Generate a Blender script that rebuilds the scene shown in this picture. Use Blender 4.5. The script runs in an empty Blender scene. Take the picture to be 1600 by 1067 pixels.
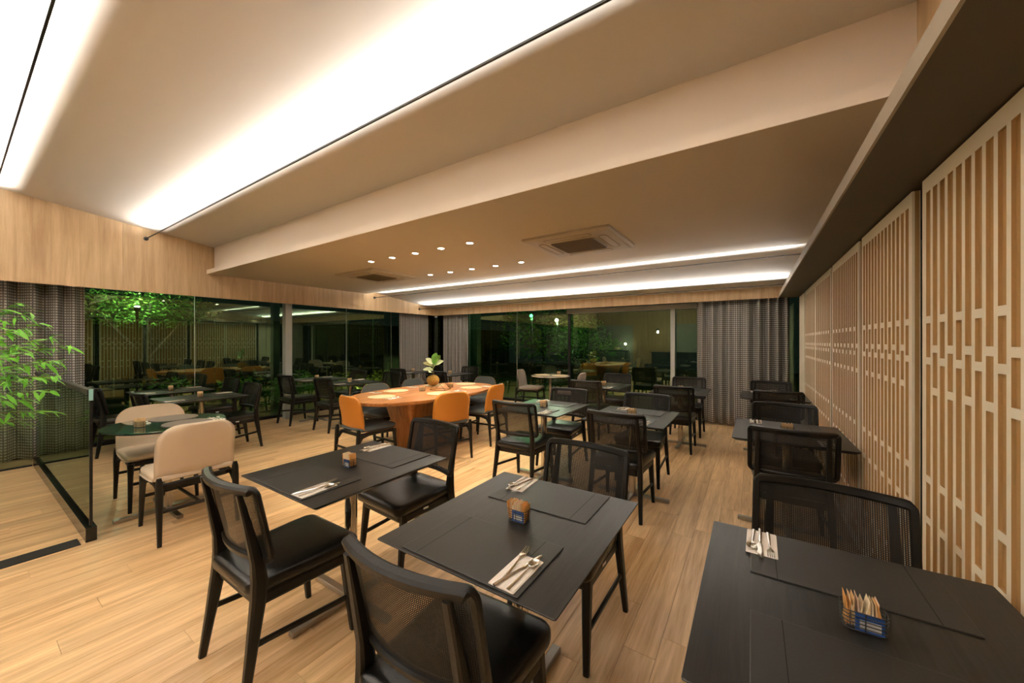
import bpy, bmesh, math, random
from mathutils import Vector, Matrix
random.seed(7)
C = bpy.context.scene.collection
S = bpy.context.scene
PI = math.pi
sin, cos, rad = math.sin, math.cos, math.radians

# ------------------------------------------------------------------ camera, world, exposure
cam_d = bpy.data.cameras.new('camera'); cam = bpy.data.objects.new('camera', cam_d); C.objects.link(cam)
cam.location = (0, 0, 1.45); cam.rotation_euler = (PI/2, 0, rad(33.1))
cam_d.sensor_width = 36; cam_d.lens = 575/1600*36; cam_d.clip_start = .02
S.camera = cam
S.view_settings.view_transform = 'Standard'; S.view_settings.look = 'None'
S.view_settings.gamma = 1; S.view_settings.use_curve_mapping = False
S.view_settings.exposure = 1.25
w = bpy.data.worlds.new('night'); S.world = w; w.use_nodes = True
w.node_tree.nodes['Background'].inputs[0].default_value = (.004, .006, .005, 1)
w.node_tree.nodes['Background'].inputs[1].default_value = 1.0

STRIP = 30.0      # W per uplight strip segment
SPOT = 17.0
def area(name, loc, sx, sy, power, col, rot=(0,0,0), parent=None):
    l = bpy.data.lights.new(name, 'AREA'); l.shape = 'RECTANGLE'; l.size = sx; l.size_y = sy
    l.energy = power; l.color = col
    o = bpy.data.objects.new(name, l); C.objects.link(o); o.location = loc; o.rotation_euler = rot
    if parent: o.parent = parent
    return o

# ------------------------------------------------------------------ materials
def nt(m):
    m.use_nodes = True; return m.node_tree.nodes, m.node_tree.links
def mat(name, col, rough=.5, metal=0, spec=None, bump=0, bscale=200, coat=0, var=0):
    m = bpy.data.materials.new(name); N, L = nt(m); b = N['Principled BSDF']
    b.inputs['Base Color'].default_value = (*col, 1); b.inputs['Roughness'].default_value = rough
    b.inputs['Metallic'].default_value = metal
    if spec is not None: b.inputs['Specular IOR Level'].default_value = spec
    if coat: b.inputs['Coat Weight'].default_value = coat
    if bump or var:
        tc = N.new('ShaderNodeTexCoord'); nz = N.new('ShaderNodeTexNoise'); nz.inputs['Scale'].default_value = bscale
        L.new(tc.outputs['Object'], nz.inputs['Vector'])
        if bump:
            bp = N.new('ShaderNodeBump'); bp.inputs['Strength'].default_value = bump; bp.inputs['Distance'].default_value = .002
            L.new(nz.outputs[0], bp.inputs['Height']); L.new(bp.outputs[0], b.inputs['Normal'])
        if var:
            mx = N.new('ShaderNodeMix'); mx.data_type = 'RGBA'
            mx.inputs[6].default_value = (*[c*(1-var) for c in col], 1); mx.inputs[7].default_value = (*[min(1, c*(1+var)) for c in col], 1)
            L.new(nz.outputs[0], mx.inputs[0]); L.new(mx.outputs[2], b.inputs['Base Color'])
    return m
def wood(name, c1, c2, axis='Y', scale=1.0, rough=.45, rnd=.25, spec=.4, bump=.05, fine=1.0):
    m = bpy.data.materials.new(name); N, L = nt(m); b = N['Principled BSDF']
    g = N.new('ShaderNodeNewGeometry'); mp = N.new('ShaderNodeMapping'); oi = N.new('ShaderNodeObjectInfo')
    cb = N.new('ShaderNodeCombineXYZ'); mu = N.new('ShaderNodeMath'); mu.operation = 'MULTIPLY'; mu.inputs[1].default_value = 37
    L.new(oi.outputs['Random'], mu.inputs[0])
    for i in range(3): L.new(mu.outputs[0], cb.inputs[i])
    va = N.new('ShaderNodeVectorMath'); va.operation = 'ADD'
    s = [14*scale]*3; s['XYZ'.index(axis)] = .9*scale; mp.inputs['Scale'].default_value = s
    L.new(g.outputs['Position'], mp.inputs['Vector']); L.new(mp.outputs[0], va.inputs[0]); L.new(cb.outputs[0], va.inputs[1])
    n1 = N.new('ShaderNodeTexNoise'); n1.inputs['Scale'].default_value = 1; n1.inputs['Detail'].default_value = 8; n1.inputs['Roughness'].default_value = .62; n1.inputs['Distortion'].default_value = .8
    L.new(va.outputs[0], n1.inputs['Vector'])
    n2 = N.new('ShaderNodeTexNoise'); n2.inputs['Scale'].default_value = 7*fine; n2.inputs['Detail'].default_value = 4
    L.new(va.outputs[0], n2.inputs['Vector'])
    ad = N.new('ShaderNodeMath'); ad.operation = 'MULTIPLY_ADD'; ad.inputs[1].default_value = .35
    L.new(n2.outputs[0], ad.inputs[0]); L.new(n1.outputs[0], ad.inputs[2])
    cr = N.new('ShaderNodeValToRGB'); cr.color_ramp.elements[0].position = .48; cr.color_ramp.elements[1].position = .86
    cr.color_ramp.elements[0].color = (*c2, 1); cr.color_ramp.elements[1].color = (*c1, 1)
    L.new(ad.outputs[0], cr.inputs[0])
    hs = N.new('ShaderNodeHueSaturation'); mr = N.new('ShaderNodeMapRange')
    mr.inputs['To Min'].default_value = 1-rnd; mr.inputs['To Max'].default_value = 1+rnd*.6
    L.new(oi.outputs['Random'], mr.inputs[0]); L.new(mr.outputs[0], hs.inputs['Value']); L.new(cr.outputs[0], hs.inputs['Color'])
    L.new(hs.outputs[0], b.inputs['Base Color']); b.inputs['Roughness'].default_value = rough; b.inputs['Specular IOR Level'].default_value = spec
    if bump:
        bp = N.new('ShaderNodeBump'); bp.inputs['Strength'].default_value = bump; bp.inputs['Distance'].default_value = .001
        L.new(n2.outputs[0], bp.inputs['Height']); L.new(bp.outputs[0], b.inputs['Normal'])
    return m
def glass(name, tint, refl, gtint=(1, 1, 1), base=.0, rough=0.0):
    m = bpy.data.materials.new(name); N, L = nt(m); N.remove(N['Principled BSDF']); out = N['Material Output']
    tr = N.new('ShaderNodeBsdfTransparent'); tr.inputs[0].default_value = (*tint, 1)
    gl = N.new('ShaderNodeBsdfGlossy'); gl.inputs['Roughness'].default_value = rough; gl.inputs['Color'].default_value = (*gtint, 1)
    fr = N.new('ShaderNodeFresnel'); fr.inputs[0].default_value = refl
    ad = N.new('ShaderNodeMath'); ad.operation = 'ADD'; ad.inputs[1].default_value = base; ad.use_clamp = True
    mx = N.new('ShaderNodeMixShader'); L.new(fr.outputs[0], ad.inputs[0]); L.new(ad.outputs[0], mx.inputs[0])
    L.new(tr.outputs[0], mx.inputs[1]); L.new(gl.outputs[0], mx.inputs[2]); L.new(mx.outputs[0], out.inputs[0])
    return m
def emit(name, col, s):
    m = bpy.data.materials.new(name); N, L = nt(m); N.remove(N['Principled BSDF'])
    e = N.new('ShaderNodeEmission'); e.inputs[0].default_value = (*col, 1); e.inputs[1].default_value = s
    L.new(e.outputs[0], N['Material Output'].inputs[0]); return m
def rings(name, c1, c2, scale, kind='rings', rough=.8):
    m = bpy.data.materials.new(name); N, L = nt(m); b = N['Principled BSDF']
    tc = N.new('ShaderNodeTexCoord'); wv = N.new('ShaderNodeTexWave'); wv.wave_type = 'RINGS'; wv.rings_direction = 'SPHERICAL'
    wv.inputs['Scale'].default_value = scale; wv.inputs['Distortion'].default_value = .6; wv.inputs['Detail'].default_value = 2
    L.new(tc.outputs['Object'], wv.inputs[0]); cr = N.new('ShaderNodeValToRGB')
    cr.color_ramp.elements[0].color = (*c2, 1); cr.color_ramp.elements[1].color = (*c1, 1); L.new(wv.outputs[0], cr.inputs[0])
    L.new(cr.outputs[0], b.inputs['Base Color']); b.inputs['Roughness'].default_value = rough
    bp = N.new('ShaderNodeBump'); bp.inputs['Distance'].default_value = .003; L.new(wv.outputs[0], bp.inputs['Height']); L.new(bp.outputs[0], b.inputs['Normal'])
    return m
def curtain_mat():
    m = bpy.data.materials.new('woven_grid_curtain'); N, L = nt(m); b = N['Principled BSDF']
    uv = N.new('ShaderNodeUVMap'); uv.uv_map = 'UVMap'; sp = N.new('ShaderNodeSeparateXYZ'); L.new(uv.outputs[0], sp.inputs[0])
    def stripe(out, pitch, duty):
        d = N.new('ShaderNodeMath'); d.operation = 'DIVIDE'; d.inputs[1].default_value = pitch; L.new(out, d.inputs[0])
        f = N.new('ShaderNodeMath'); f.operation = 'FRACT'; L.new(d.outputs[0], f.inputs[0])
        g = N.new('ShaderNodeMath'); g.operation = 'LESS_THAN'; g.inputs[1].default_value = duty; L.new(f.outputs[0], g.inputs[0]); return g.outputs[0]
    h = stripe(sp.outputs[1], .034, .42); v = stripe(sp.outputs[0], .038, .36)
    mxm = N.new('ShaderNodeMath'); mxm.operation = 'MAXIMUM'; L.new(h, mxm.inputs[0]); L.new(v, mxm.inputs[1])
    mx = N.new('ShaderNodeMix'); mx.data_type = 'RGBA'; L.new(mxm.outputs[0], mx.inputs[0])
    mx.inputs[6].default_value = (.50, .47, .42, 1); mx.inputs[7].default_value = (.14, .13, .12, 1)
    L.new(mx.outputs[2], b.inputs['Base Color']); b.inputs['Roughness'].default_value = .9; b.inputs['Specular IOR Level'].default_value = .1
    return m

M = {}
M['ceil'] = mat('ceiling_paint', (.62, .575, .51), .85, spec=.2, bump=.03, bscale=300)
M['slab'] = mat('dropped_ceiling_paint', (.56, .48, .36), .8, spec=.2, bump=.03, bscale=300)
M['face'] = mat('bulkhead_paint', (.80, .69, .58), .8, spec=.2)
M['floor'] = wood('oak_floor_plank', (.92, .645, .35), (.53, .30, .125), 'Y', .8, .33, .09, .45, .03)
M['fascia'] = wood('light_wood_cladding', (.66, .47, .27), (.47, .31, .165), 'Z', .75, .5, .05, .35, .0)
M['table_wood'] = wood('orange_timber', (.54, .23, .06), (.23, .075, .016), 'Y', 1.3, .35, .1, .5)
M['pedestal_wood'] = wood('orange_timber_vertical', (.55, .24, .07), (.26, .09, .02), 'Z', 1.5, .4, .1, .5)
M['fascia_dark'] = wood('dimmed_wood_cladding', (.36, .23, .12), (.24, .14, .07), 'Z', .75, .5, .05, .35, .0)  # light cladding copied darker, so its reflection in the back window dims
M['soffit'] = mat('dark_bronze_soffit', (.085, .068, .048), .55, spec=.3, bump=.03, bscale=300)
M['soffit_edge'] = mat('greige_soffit_edge', (.34, .28, .21), .6)
M['lat'] = mat('cream_lattice_board', (.88, .79, .62), .75, spec=.2, bump=.05, bscale=400, var=.06)
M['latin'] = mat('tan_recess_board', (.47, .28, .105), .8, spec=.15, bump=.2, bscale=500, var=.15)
M['latedge'] = mat('tan_cut_edge', (.52, .32, .13), .8, spec=.15)
M['black_wood'] = mat('black_stained_wood', (.006, .0055, .0045), .38, spec=.36, bump=.25, bscale=90)
M['top'] = wood('black_tabletop', (.022, .021, .019), (.005, .005, .0045), 'Y', 3.0, .34, .0, .5, .35)
M['leather'] = mat('black_leather', (.005, .005, .0045), .29, spec=.5, bump=.3, bscale=260)
M['mat'] = mat('black_leather_mat', (.022, .0205, .018), .40, spec=.5, bump=.25, bscale=420)
M['stitch'] = mat('mat_seam', (.003, .003, .002), .7)
M['cane'] = mat('black_cane', (.012, .011, .009), .5, spec=.35)
M['chrome'] = mat('polished_steel', (.62, .58, .53), .13, 1)
M['cutlery'] = mat('cutlery_steel', (.80, .77, .72), .16, 1)
M['steelbar'] = mat('brushed_steel', (.42, .39, .35), .3, 1)
M['napkin'] = mat('white_napkin', (.80, .73, .66), .9, spec=.1)
M['cream'] = mat('cream_upholstery', (.62, .50, .37), .85, spec=.15, bump=.3, bscale=700, var=.05)
M['taupe'] = mat('taupe_upholstery', (.34, .28, .235), .85, spec=.15, bump=.3, bscale=700, var=.05)
M['orange'] = mat('orange_leather', (.56, .21, .025), .5, spec=.4, bump=.25, bscale=250, var=.08)
M['grey'] = mat('grey_felt', (.085, .095, .095), .9, spec=.1, bump=.4, bscale=500, var=.3)
M['wire'] = mat('black_wire', (.012, .012, .012), .4)
M['metal_dark'] = mat('dark_steel', (.02, .02, .02), .4, .6)
M['post'] = mat('light_grey_post', (.40, .40, .36), .6)
M['ac'] = mat('cassette_plastic', (.44, .36, .25), .5)
M['acdark'] = mat('cassette_grille', (.16, .115, .06), .6)
M['groove'] = mat('shadow_gap', (.05, .035, .02), .8)
M['curt'] = curtain_mat()
M['pack'] = [mat('sugar_packet', c, .6) for c in ((.80, .55, .28), (.86, .72, .50), (.74, .36, .10), (.85, .62, .48))]
M['blue'] = mat('blue_packet', (.02, .10, .42), .5)
M['white'] = mat('white_print', (.80, .80, .78), .6)
M['leaf'] = mat('bamboo_leaf', (.16, .50, .03), .4, spec=.4, var=.3, bscale=3)
M['leaf2'] = mat('fiddle_leaf', (.13, .32, .05), .35, spec=.5, var=.2, bscale=20)
M['leafpale'] = mat('pale_leaf', (.55, .62, .38), .4, spec=.5, var=.2, bscale=20)
M['stem'] = mat('plant_stem', (.20, .12, .05), .7)
M['moss'] = mat('moss_ball', (.34, .19, .035), .95, bump=1, bscale=60, var=.6)
M['pot'] = mat('grey_woven_pot', (.16, .15, .13), .85, bump=.4, bscale=80, var=.15)
M['soil'] = mat('potting_bark', (.16, .09, .045), .95, var=.4, bscale=40)
M['straw'] = rings('woven_straw', (.80, .66, .42), (.45, .33, .17), 26)
M['greymat'] = rings('woven_grey_mat', (.26, .21, .16), (.10, .08, .06), 26)
M['glass'] = glass('night_window_glass', (.72, .82, .70), 1.5, (.58, .76, .52), .15)
M['bglass'] = glass('balustrade_glass', (.86, .93, .86), 1.45, (.8, .95, .85), .02)
M['rtop'] = mat('green_reflection_glass_top', (.010, .075, .05), .07, spec=.9, coat=1)  # dark glass; green of the reflected garden put into its base colour
M['marble'] = mat('pale_stone_top', (.55, .47, .40), .12, spec=.6, var=.3, bscale=9)
M['garden'] = mat('garden_foliage', (.09, .24, .03), .5, var=.5, bscale=3)
M['gardenyel'] = mat('yellow_garden_foliage', (.22, .26, .03), .6, var=.3, bscale=6)
M['lawn'] = mat('night_lawn', (.05, .09, .02), .95, var=.4, bscale=6)
M['trunk'] = mat('tree_bark', (.035, .03, .02), .9)
M['plaster'] = mat('grey_plaster', (.22, .21, .18), .85, var=.2, bscale=2)
M['led'] = emit('downlight_lens', (1, .85, .6), 28)
M['ledw'] = emit('led_strip', (1, .97, .92), 3)
M['green'] = emit('green_garden_lamp', (.05, 1, .25), 14)
M['bulb'] = emit('white_lamp_bulb', (1, .95, .85), 60)
M['basew'] = mat('dark_threshold', (.02, .02, .018), .45)
M['under'] = mat('subfloor', (.05, .035, .02), .9)

# ------------------------------------------------------------------ mesh builder
class MB:
    def __init__(s): s.b = bmesh.new(); s.uvs = None
    def box(s, x0, x1, y0, y1, z0, z1, bev=0, rot=None, seg=1):
        r = bmesh.ops.create_cube(s.b, size=1)['verts']
        for v in r:
            v.co = Vector(((x0+x1)/2+v.co.x*(x1-x0), (y0+y1)/2+v.co.y*(y1-y0), (z0+z1)/2+v.co.z*(z1-z0)))
        if bev:
            e = list({e for v in r for e in v.link_edges}); q = bmesh.ops.bevel(s.b, geom=e+r, offset=bev, segments=seg, affect='EDGES', profile=.5)
            r = list({v for f in q['faces'] for v in f.verts} | {v for v in r if v.is_valid})
        if rot is not None:
            for v in r: v.co = rot @ v.co
        return s
    def loft(s, loops, cap=True, closed=True):
        rows = [[s.b.verts.new(p) for p in l] for l in loops]; n = len(rows[0])
        for a, b in zip(rows, rows[1:]):
            for i in range(n if closed else n-1):
                j = (i+1) % n; s.b.faces.new((a[i], a[j], b[j], b[i]))
        if cap: s.b.faces.new(rows[0][::-1]); s.b.faces.new(rows[-1])
        return s
    def tube(s, path, rr, n=8, cap=True, loop=False, flat=1.0, up=None):
        P = [Vector(p) for p in path]; loops = []; k = len(P)
        for i, p in enumerate(P):
            if loop: t = (P[(i+1) % k]-P[i-1]).normalized()
            else: t = (P[min(i+1, k-1)]-P[max(i-1, 0)]).normalized()
            a = Vector(up) if up else (Vector((0, 0, 1)) if abs(t.z) < .9 else Vector((0, 1, 0)))
            u = t.cross(a).normalized(); v = u.cross(t)
            r = rr[i] if isinstance(rr, list) else rr
            if isinstance(r, tuple): ru, rv = r
            else: ru, rv = r, r*flat
            if n == 4: pts = [(-1, -1), (1, -1), (1, 1), (-1, 1)]
            elif n == 88: pts = [(-1, -.6), (-.6, -1), (.6, -1), (1, -.6), (1, .6), (.6, 1), (-.6, 1), (-1, .6)]
            else: pts = [(cos(2*PI*j/n), sin(2*PI*j/n)) for j in range(n)]
            loops.append([p+u*(ru*x)+v*(rv*y) for x, y in pts])
        if loop: s.loft(loops+[loops[0]], cap=False)
        else: s.loft(loops, cap=cap)
        return s
    def lathe(s, prof, n=24, c=(0, 0, 0)):
        loops = [[Vector((c[0]+r*cos(2*PI*i/n), c[1]+r*sin(2*PI*i/n), c[2]+z)) for i in range(n)] for r, z in prof]
        return s.loft(loops)
    def disc(s, r, z0, z1, n=32, c=(0, 0), sy=1, bev=.002):
        def L(rr, z): return [Vector((c[0]+rr*cos(2*PI*i/n), c[1]+sy*rr*sin(2*PI*i/n), z)) for i in range(n)]
        return s.loft([L(r-bev, z0), L(r, z0+bev), L(r, z1-bev), L(r-bev, z1)])
    def poly(s, pts): s.b.faces.new([s.b.verts.new(p) for p in pts]); return s
    def build(s, name, m, parent=None, smooth=False, label=None, kind=None, loc=None):
        bmesh.ops.remove_doubles(s.b, verts=s.b.verts, dist=1e-6)
        bmesh.ops.recalc_face_normals(s.b, faces=s.b.faces)
        me = bpy.data.meshes.new(name); s.b.to_mesh(me); s.b.free(); me.materials.append(m)
        if smooth:
            me.shade_smooth()
            me.set_sharp_from_angle(angle=rad(smooth if smooth is not True else 40))
        o = bpy.data.objects.new(name, me); C.objects.link(o)
        if parent: o.parent = parent
        if label: o['label'] = label
        if kind: o['kind'] = kind
        if loc: o.location = loc
        return o
def tag(o, label, cat, group=None, kind=None):
    o['label'] = label; o['category'] = cat
    if group: o['group'] = group
    if kind: o['kind'] = kind
    return o
def empty(name, loc=(0, 0, 0), rz=0):
    o = bpy.data.objects.new(name, None); C.objects.link(o); o.location = loc; o.rotation_euler = (0, 0, rz)
    o.empty_display_size = .05; return o
def kids(o): return CH.get(o.name, [c for c in o.children])
CH = {}
def dup(o, loc=None, rz=None, parent=None):
    c = o.copy(); C.objects.link(c)
    if parent: c.parent = parent
    for ch in PROTO_CH(o): dup(ch, parent=c)
    if loc is not None: c.location = loc
    if rz is not None: c.rotation_euler = (0, 0, rz)
    return c
_cache = {}
def PROTO_CH(o):
    if o.name not in _cache: _cache[o.name] = [x for x in bpy.data.objects if x.parent == o]
    return _cache[o.name]
class Kind:
    """first use moves the prototype itself, later uses copy it (prototype transforms only)"""
    def __init__(s, o): s.o = o; s.used = False; s.freeze(o)
    def freeze(s, o):
        for c in PROTO_CH(o): s.freeze(c)
    def put(s, loc, rz, label, cat, group=None):
        if s.used: o = dup(s.o, loc, rz)
        else: o = s.o; o.location = loc; o.rotation_euler = (0, 0, rz); s.used = True
        o['label'] = label; o['category'] = cat
        if group: o['group'] = group
        elif 'group' in o: del o['group']
        return o
def struct(name, mb, m, **k):
    o = mb.build(name, m, **k); o['kind'] = 'structure'; return o

XL, YB, XR = -7.1, 7.15, .60          # faces of wood fascias and of the wall above the lattice
GX, GY = -7.6, 7.6                    # window planes
YF = -4.2                             # far side behind the camera
def zc(y): return 3.219-.127*y        # sloping ceiling
ZB = 2.14

# ------------------------------------------------------------------ floor of planks
fl = MB().box(GX-.1, 1.0, YF-.1, GY+.1, -.05, -.012).build('floor', M['under']); fl['kind'] = 'structure'
PW, PL = .1445, 1.24
pl = []
x = -.512-PW*50; row = 0
while x < .95:
    off = (row*.43) % 1.0
    if abs(x+.512) < .01: off = (1.76-YF)/PL % 1
    y = YF-PL+off*PL
    while y < GY+.05:
        x0, x1, y0, y1 = max(x, GX), min(x+PW, .98), max(y, YF), min(y+PL, GY+.05)
        if x1-x0 > .01 and y1-y0 > .01: pl.append((x0, x1, y0, y1))
        y += PL
    x += PW; row += 1
def pvis(p):
    X, Y = (p[0]+p[1])/2, (p[2]+p[3])/2
    d = -sin(rad(33.1))*X+cos(rad(33.1))*Y; l = cos(rad(33.1))*X+sin(rad(33.1))*Y
    ok = d > .6 and abs(l/d) < 1.6
    return (0 if ok else 1, X*X+Y*Y)
pl.sort(key=pvis)
def plank(b, p):
    g = .0006; x0, x1, y0, y1 = p; x0 += g; x1 -= g; y0 += g; y1 -= g; e = .0006
    def L(i, z): return [Vector((x0+i, y0+i, z)), Vector((x1-i, y0+i, z)), Vector((x1-i, y1-i, z)), Vector((x0+i, y1-i, z))]
    b.loft([L(0, -.012), L(0, -e), L(e, 0)])
for p in pl[:300]:
    b = MB(); plank(b, p); b.build('plank', M['floor'], fl)
b = MB()
for p in pl[300:]: plank(b, p)
b.build('planks', M['floor'], fl, kind='stuff')

# ------------------------------------------------------------------ ceiling
b = MB(); T = .06
def slope(b, x0, x1, y0, y1, zf0, zf1, t=.06):
    b.loft([[Vector((x0, y0, zf0)), Vector((x1, y0, zf0)), Vector((x1, y0, zf0+t)), Vector((x0, y0, zf0+t))],
            [Vector((x0, y1, zf1)), Vector((x1, y1, zf1)), Vector((x1, y1, zf1+t)), Vector((x0, y1, zf1+t))]])
slope(b, XL-.05, XR+.05, YF-.05, 2.35, zc(YF-.05), zc(2.35)); slope(b, XL-.05, XR+.05, 2.35, YB+.05, zc(2.35), zc(YB+.05))
ce = struct('ceiling', b, M['ceil'])
b = MB().box(XL, XR, 2.201, 5.03, 2.50, 2.56, bev=.002)
sl = struct('ceiling_dropped', b, M['slab'])
b = MB().box(XL, XR, 2.1985, 2.2055, 2.4985, 2.562); b.build('lip', M['face'], sl, label='pale front lip')
b = MB().box(XL, XR, 2.298, 2.36, 2.562, 2.935); b.build('riser', M['face'], sl)
# ------------------------------------------------------------------ wood fascias as panels
def fpanel_x(name, x0, x1, Y0, Y1, zb, n_w, parent, m=None):
    y = Y0
    while y < Y1-.01:
        y1 = min(y+n_w, Y1); g = .0007
        MB().loft([[Vector((x0, y+g, zb)), Vector((x1, y+g, zb)), Vector((x1, y+g, zc(y)+.02)), Vector((x0, y+g, zc(y)+.02))],
                   [Vector((x0, y1-g, zb)), Vector((x1, y1-g, zb)), Vector((x1, y1-g, zc(y1)+.02)), Vector((x0, y1-g, zc(y1)+.02))]]).build('panel', m or M['fascia'], parent)
        y = y1
wl = struct('wall_left', MB().box(XL-.06, XL-.021, YF, YB+.05, ZB+.01, 2.3), M['groove'])
fpanel_x('panel', XL-.02, XL, YF, YB, ZB, .61, wl)
wb = struct('wall_back', MB().box(XL, .9, YB+.021, YB+.06, ZB+.01, 2.3), M['groove'])
x = XL
while x < .89:
    x1 = min(x+.61, .9); MB().box(x+.0007, x1-.0007, YB, YB+.02, ZB, 2.34).build('panel', M['fascia'], wb); x = x1
wr = struct('wall_right', MB().box(XR+.021, XR+.06, YF, YB, 2.21, 2.3), M['groove'])
fpanel_x('panel', XR, XR+.02, YF, YB, 2.2, .61, wr)
# recess roofs over the curtains and glass
struct('trim_1', MB().box(GX-.06, XL-.062, YF, GY+.06, 2.36, 2.42), M['metal_dark'])
struct('trim_2', MB().box(XL-.06, 1.0, YB+.062, GY+.06, 2.36, 2.42), M['metal_dark'])
# soffit over lattice
so = struct('trim_3', MB().box(.362, 1.0, YF, YB, 2.14, 2.20), M['soffit'])
MB().box(.352, .3615, YF, YB, 2.138, 2.202).build('edge', M['soffit_edge'], so)

# ------------------------------------------------------------------ windows
def window(name, axis, v, a0, a1, mull, header=None):
    wdw = struct(name, MB().box(*((v-.04, v+.04, a0, a1) if axis == 'X' else (a0, a1, v-.04, v+.04)), -.0, .055, bev=.003), M['metal_dark'])
    MB().box(*((v-.04, v+.04, a0, a1) if axis == 'X' else (a0, a1, v-.04, v+.04)), 2.30, 2.36).build('head_frame', M['metal_dark'], wdw)
    edges = [a0]+mull+[a1]
    for i, (e0, e1) in enumerate(zip(edges, edges[1:])):
        g = .002
        MB().box(*((v-.005, v+.005, e0+g, e1-g) if axis == 'X' else (e0+g, e1-g, v-.005, v+.005)), .055, 2.30).build('pane', M['glass'], wdw)
    for e in mull:
        q = .004
        MB().box(*((v-.007, v+.007, e-q, e+q) if axis == 'X' else (e-q, e+q, v-.007, v+.007)), .055, 2.30).build('joint', M['post'], wdw)
    return wdw
window('window_1', 'X', GX, YF, GY, [-1.2, .9, 2.198, 4.869, 6.089])
w2 = window('window_2', 'Y', GY, GX, 1.0, [-6.3, -4.805, -3.416, -1.286, .5])
MB().box(-3.45, .5, GY-.085, GY-.045, 2.06, 2.16, bev=.003).build('sliding_rail', M['post'], w2)
MB().box(-3.42, -3.36, GY-.085, GY-.045, .056, 2.06, bev=.003).build('sash', M['metal_dark'], w2)
MB().box(-1.30, -1.22, GY-.085, GY-.045, .056, 2.06, bev=.003).build('sash', M['post'], w2)
# dark glazing behind the lattice
w3 = window('window_3', 'X', .80, YF, GY, [-2, 0, 1.0, 2.33, 3.35, 4.4, 5.5, 6.6])
struct('wall_end', MB().box(.95, 1.0, YF, GY, 0, 2.14), M['metal_dark'])
# posts
tag(MB().box(-7.42, -7.30, 3.45, 3.57, 0, 2.359, bev=.004).build('steel_post', M['post']), 'square light grey steel post in front of the left window', 'post')
tag(MB().tube([(-7.28, 7.33, 0), (-7.28, 7.33, 2.359)], .05, 16).build('corner_post', M['metal_dark'], smooth=True), 'black round post in the corner between the two curtains', 'post')
cm = empty('dome_camera', (-7.155, 7.205, 2.10)); tag(cm, 'small white dome camera at the top of the corner post', 'camera')
MB().lathe([(.035, .0), (.04, .008), (.04, .035)], 16).build('housing', M['white'], cm, smooth=True)
MB().lathe([(.005, -.028), (.02, -.022), (.03, -.008), (.032, .0)], 16).build('dome', M['black_wood'], cm, smooth=True)
MB().box(-.09, -.03, .03, .09, .0, .03).build('bracket', M['metal_dark'], cm)

# ------------------------------------------------------------------ lattice screens
P_ = .0645; SW = .0235
slat_me = bracket = None
def edge_tan(o, W=None):
    # cut edges of the board show its tan core; only the face is cream
    me = o.data; me.materials.append(M['latedge'])
    for p in me.polygons:
        c = p.center
        if abs(p.normal.x) < .5 and not (W is not None and (c.y < .001 or c.y > W-.001 or c.z < .031 or c.z > 2.131)): p.material_index = 1
def lattice(y0, y1, label, plain=False, group=None):
    t = empty('lattice_panel', (.61, y0, 0)); W = y1-y0
    tag(t, label, 'sliding panel', 'sliding lattice panels along the right wall')
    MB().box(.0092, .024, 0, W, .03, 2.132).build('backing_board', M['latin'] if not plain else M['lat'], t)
    MB().box(.0242, .027, 0, W, .03, 2.132).build('rear_board', M['lat'], t)
    if plain:
        MB().box(.0, .0090, 0, W, .03, 2.132, bev=.001).build('front_board', M['lat'], t); return
    b = MB(); b.box(0, .0090, 0, .042, .03, 2.132).box(0, .0090, W-.042, W, .03, 2.132).box(0, .0090, .042, W-.042, 2.07, 2.132).box(0, .0090, .042, W-.042, .03, .10)
    edge_tan(b.build('frame', M['lat'], t), W)
    n = int(round((W-.084+SW)/P_)); pit = (W-.084+SW)/n
    me = cme = None
    for i in range(1, n):
        yy = .042+i*pit-SW
        if me is None:
            o = MB().box(0, .0090, 0, SW, .10, 2.07).build('slat', M['lat'], t); edge_tan(o); me = o.data
        else:
            o = bpy.data.objects.new('slat', me); C.objects.link(o); o.parent = t
        o.location = (0, yy, 0)
    for i in range(n):
        yy = .042+i*pit
        for z in ((1.54, 1.37, .88, .71) if i % 2 == (n-1) % 2 else (1.42, 1.25, .36, .19)):
            if cme is None:
                o = MB().box(0, .0090, 0, pit-SW, -.015, .015).build('crosspiece', M['lat'], t); edge_tan(o); cme = o.data
            else:
                o = bpy.data.objects.new('crosspiece', cme); C.objects.link(o); o.parent = t
            o.location = (0, yy, z)
lattice(1.345, 2.275, 'cream lattice panel nearest the camera beside the right foreground table')
lattice(2.396, 3.31, 'cream lattice panel second from the camera, behind the wide dark gap')
lattice(3.39, 4.375, 'cream lattice panel touching the second lattice-side table, third from the camera')
lattice(4.45, 5.43, 'narrow-looking cream lattice panel fourth from the camera')
lattice(5.45, 6.42, 'cream lattice panel fifth from camera, beside the farthest lattice-side table')
lattice(6.50, 7.14, 'plain cream board panel at the far end by the grey curtain', plain=True)
for k in range(3): lattice(.37-k*.97, 1.30-k*.97, ['cream lattice panel beside the camera, out at the right edge', 'cream lattice panel just behind the camera', 'cream lattice panel far behind the camera'][k])

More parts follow.
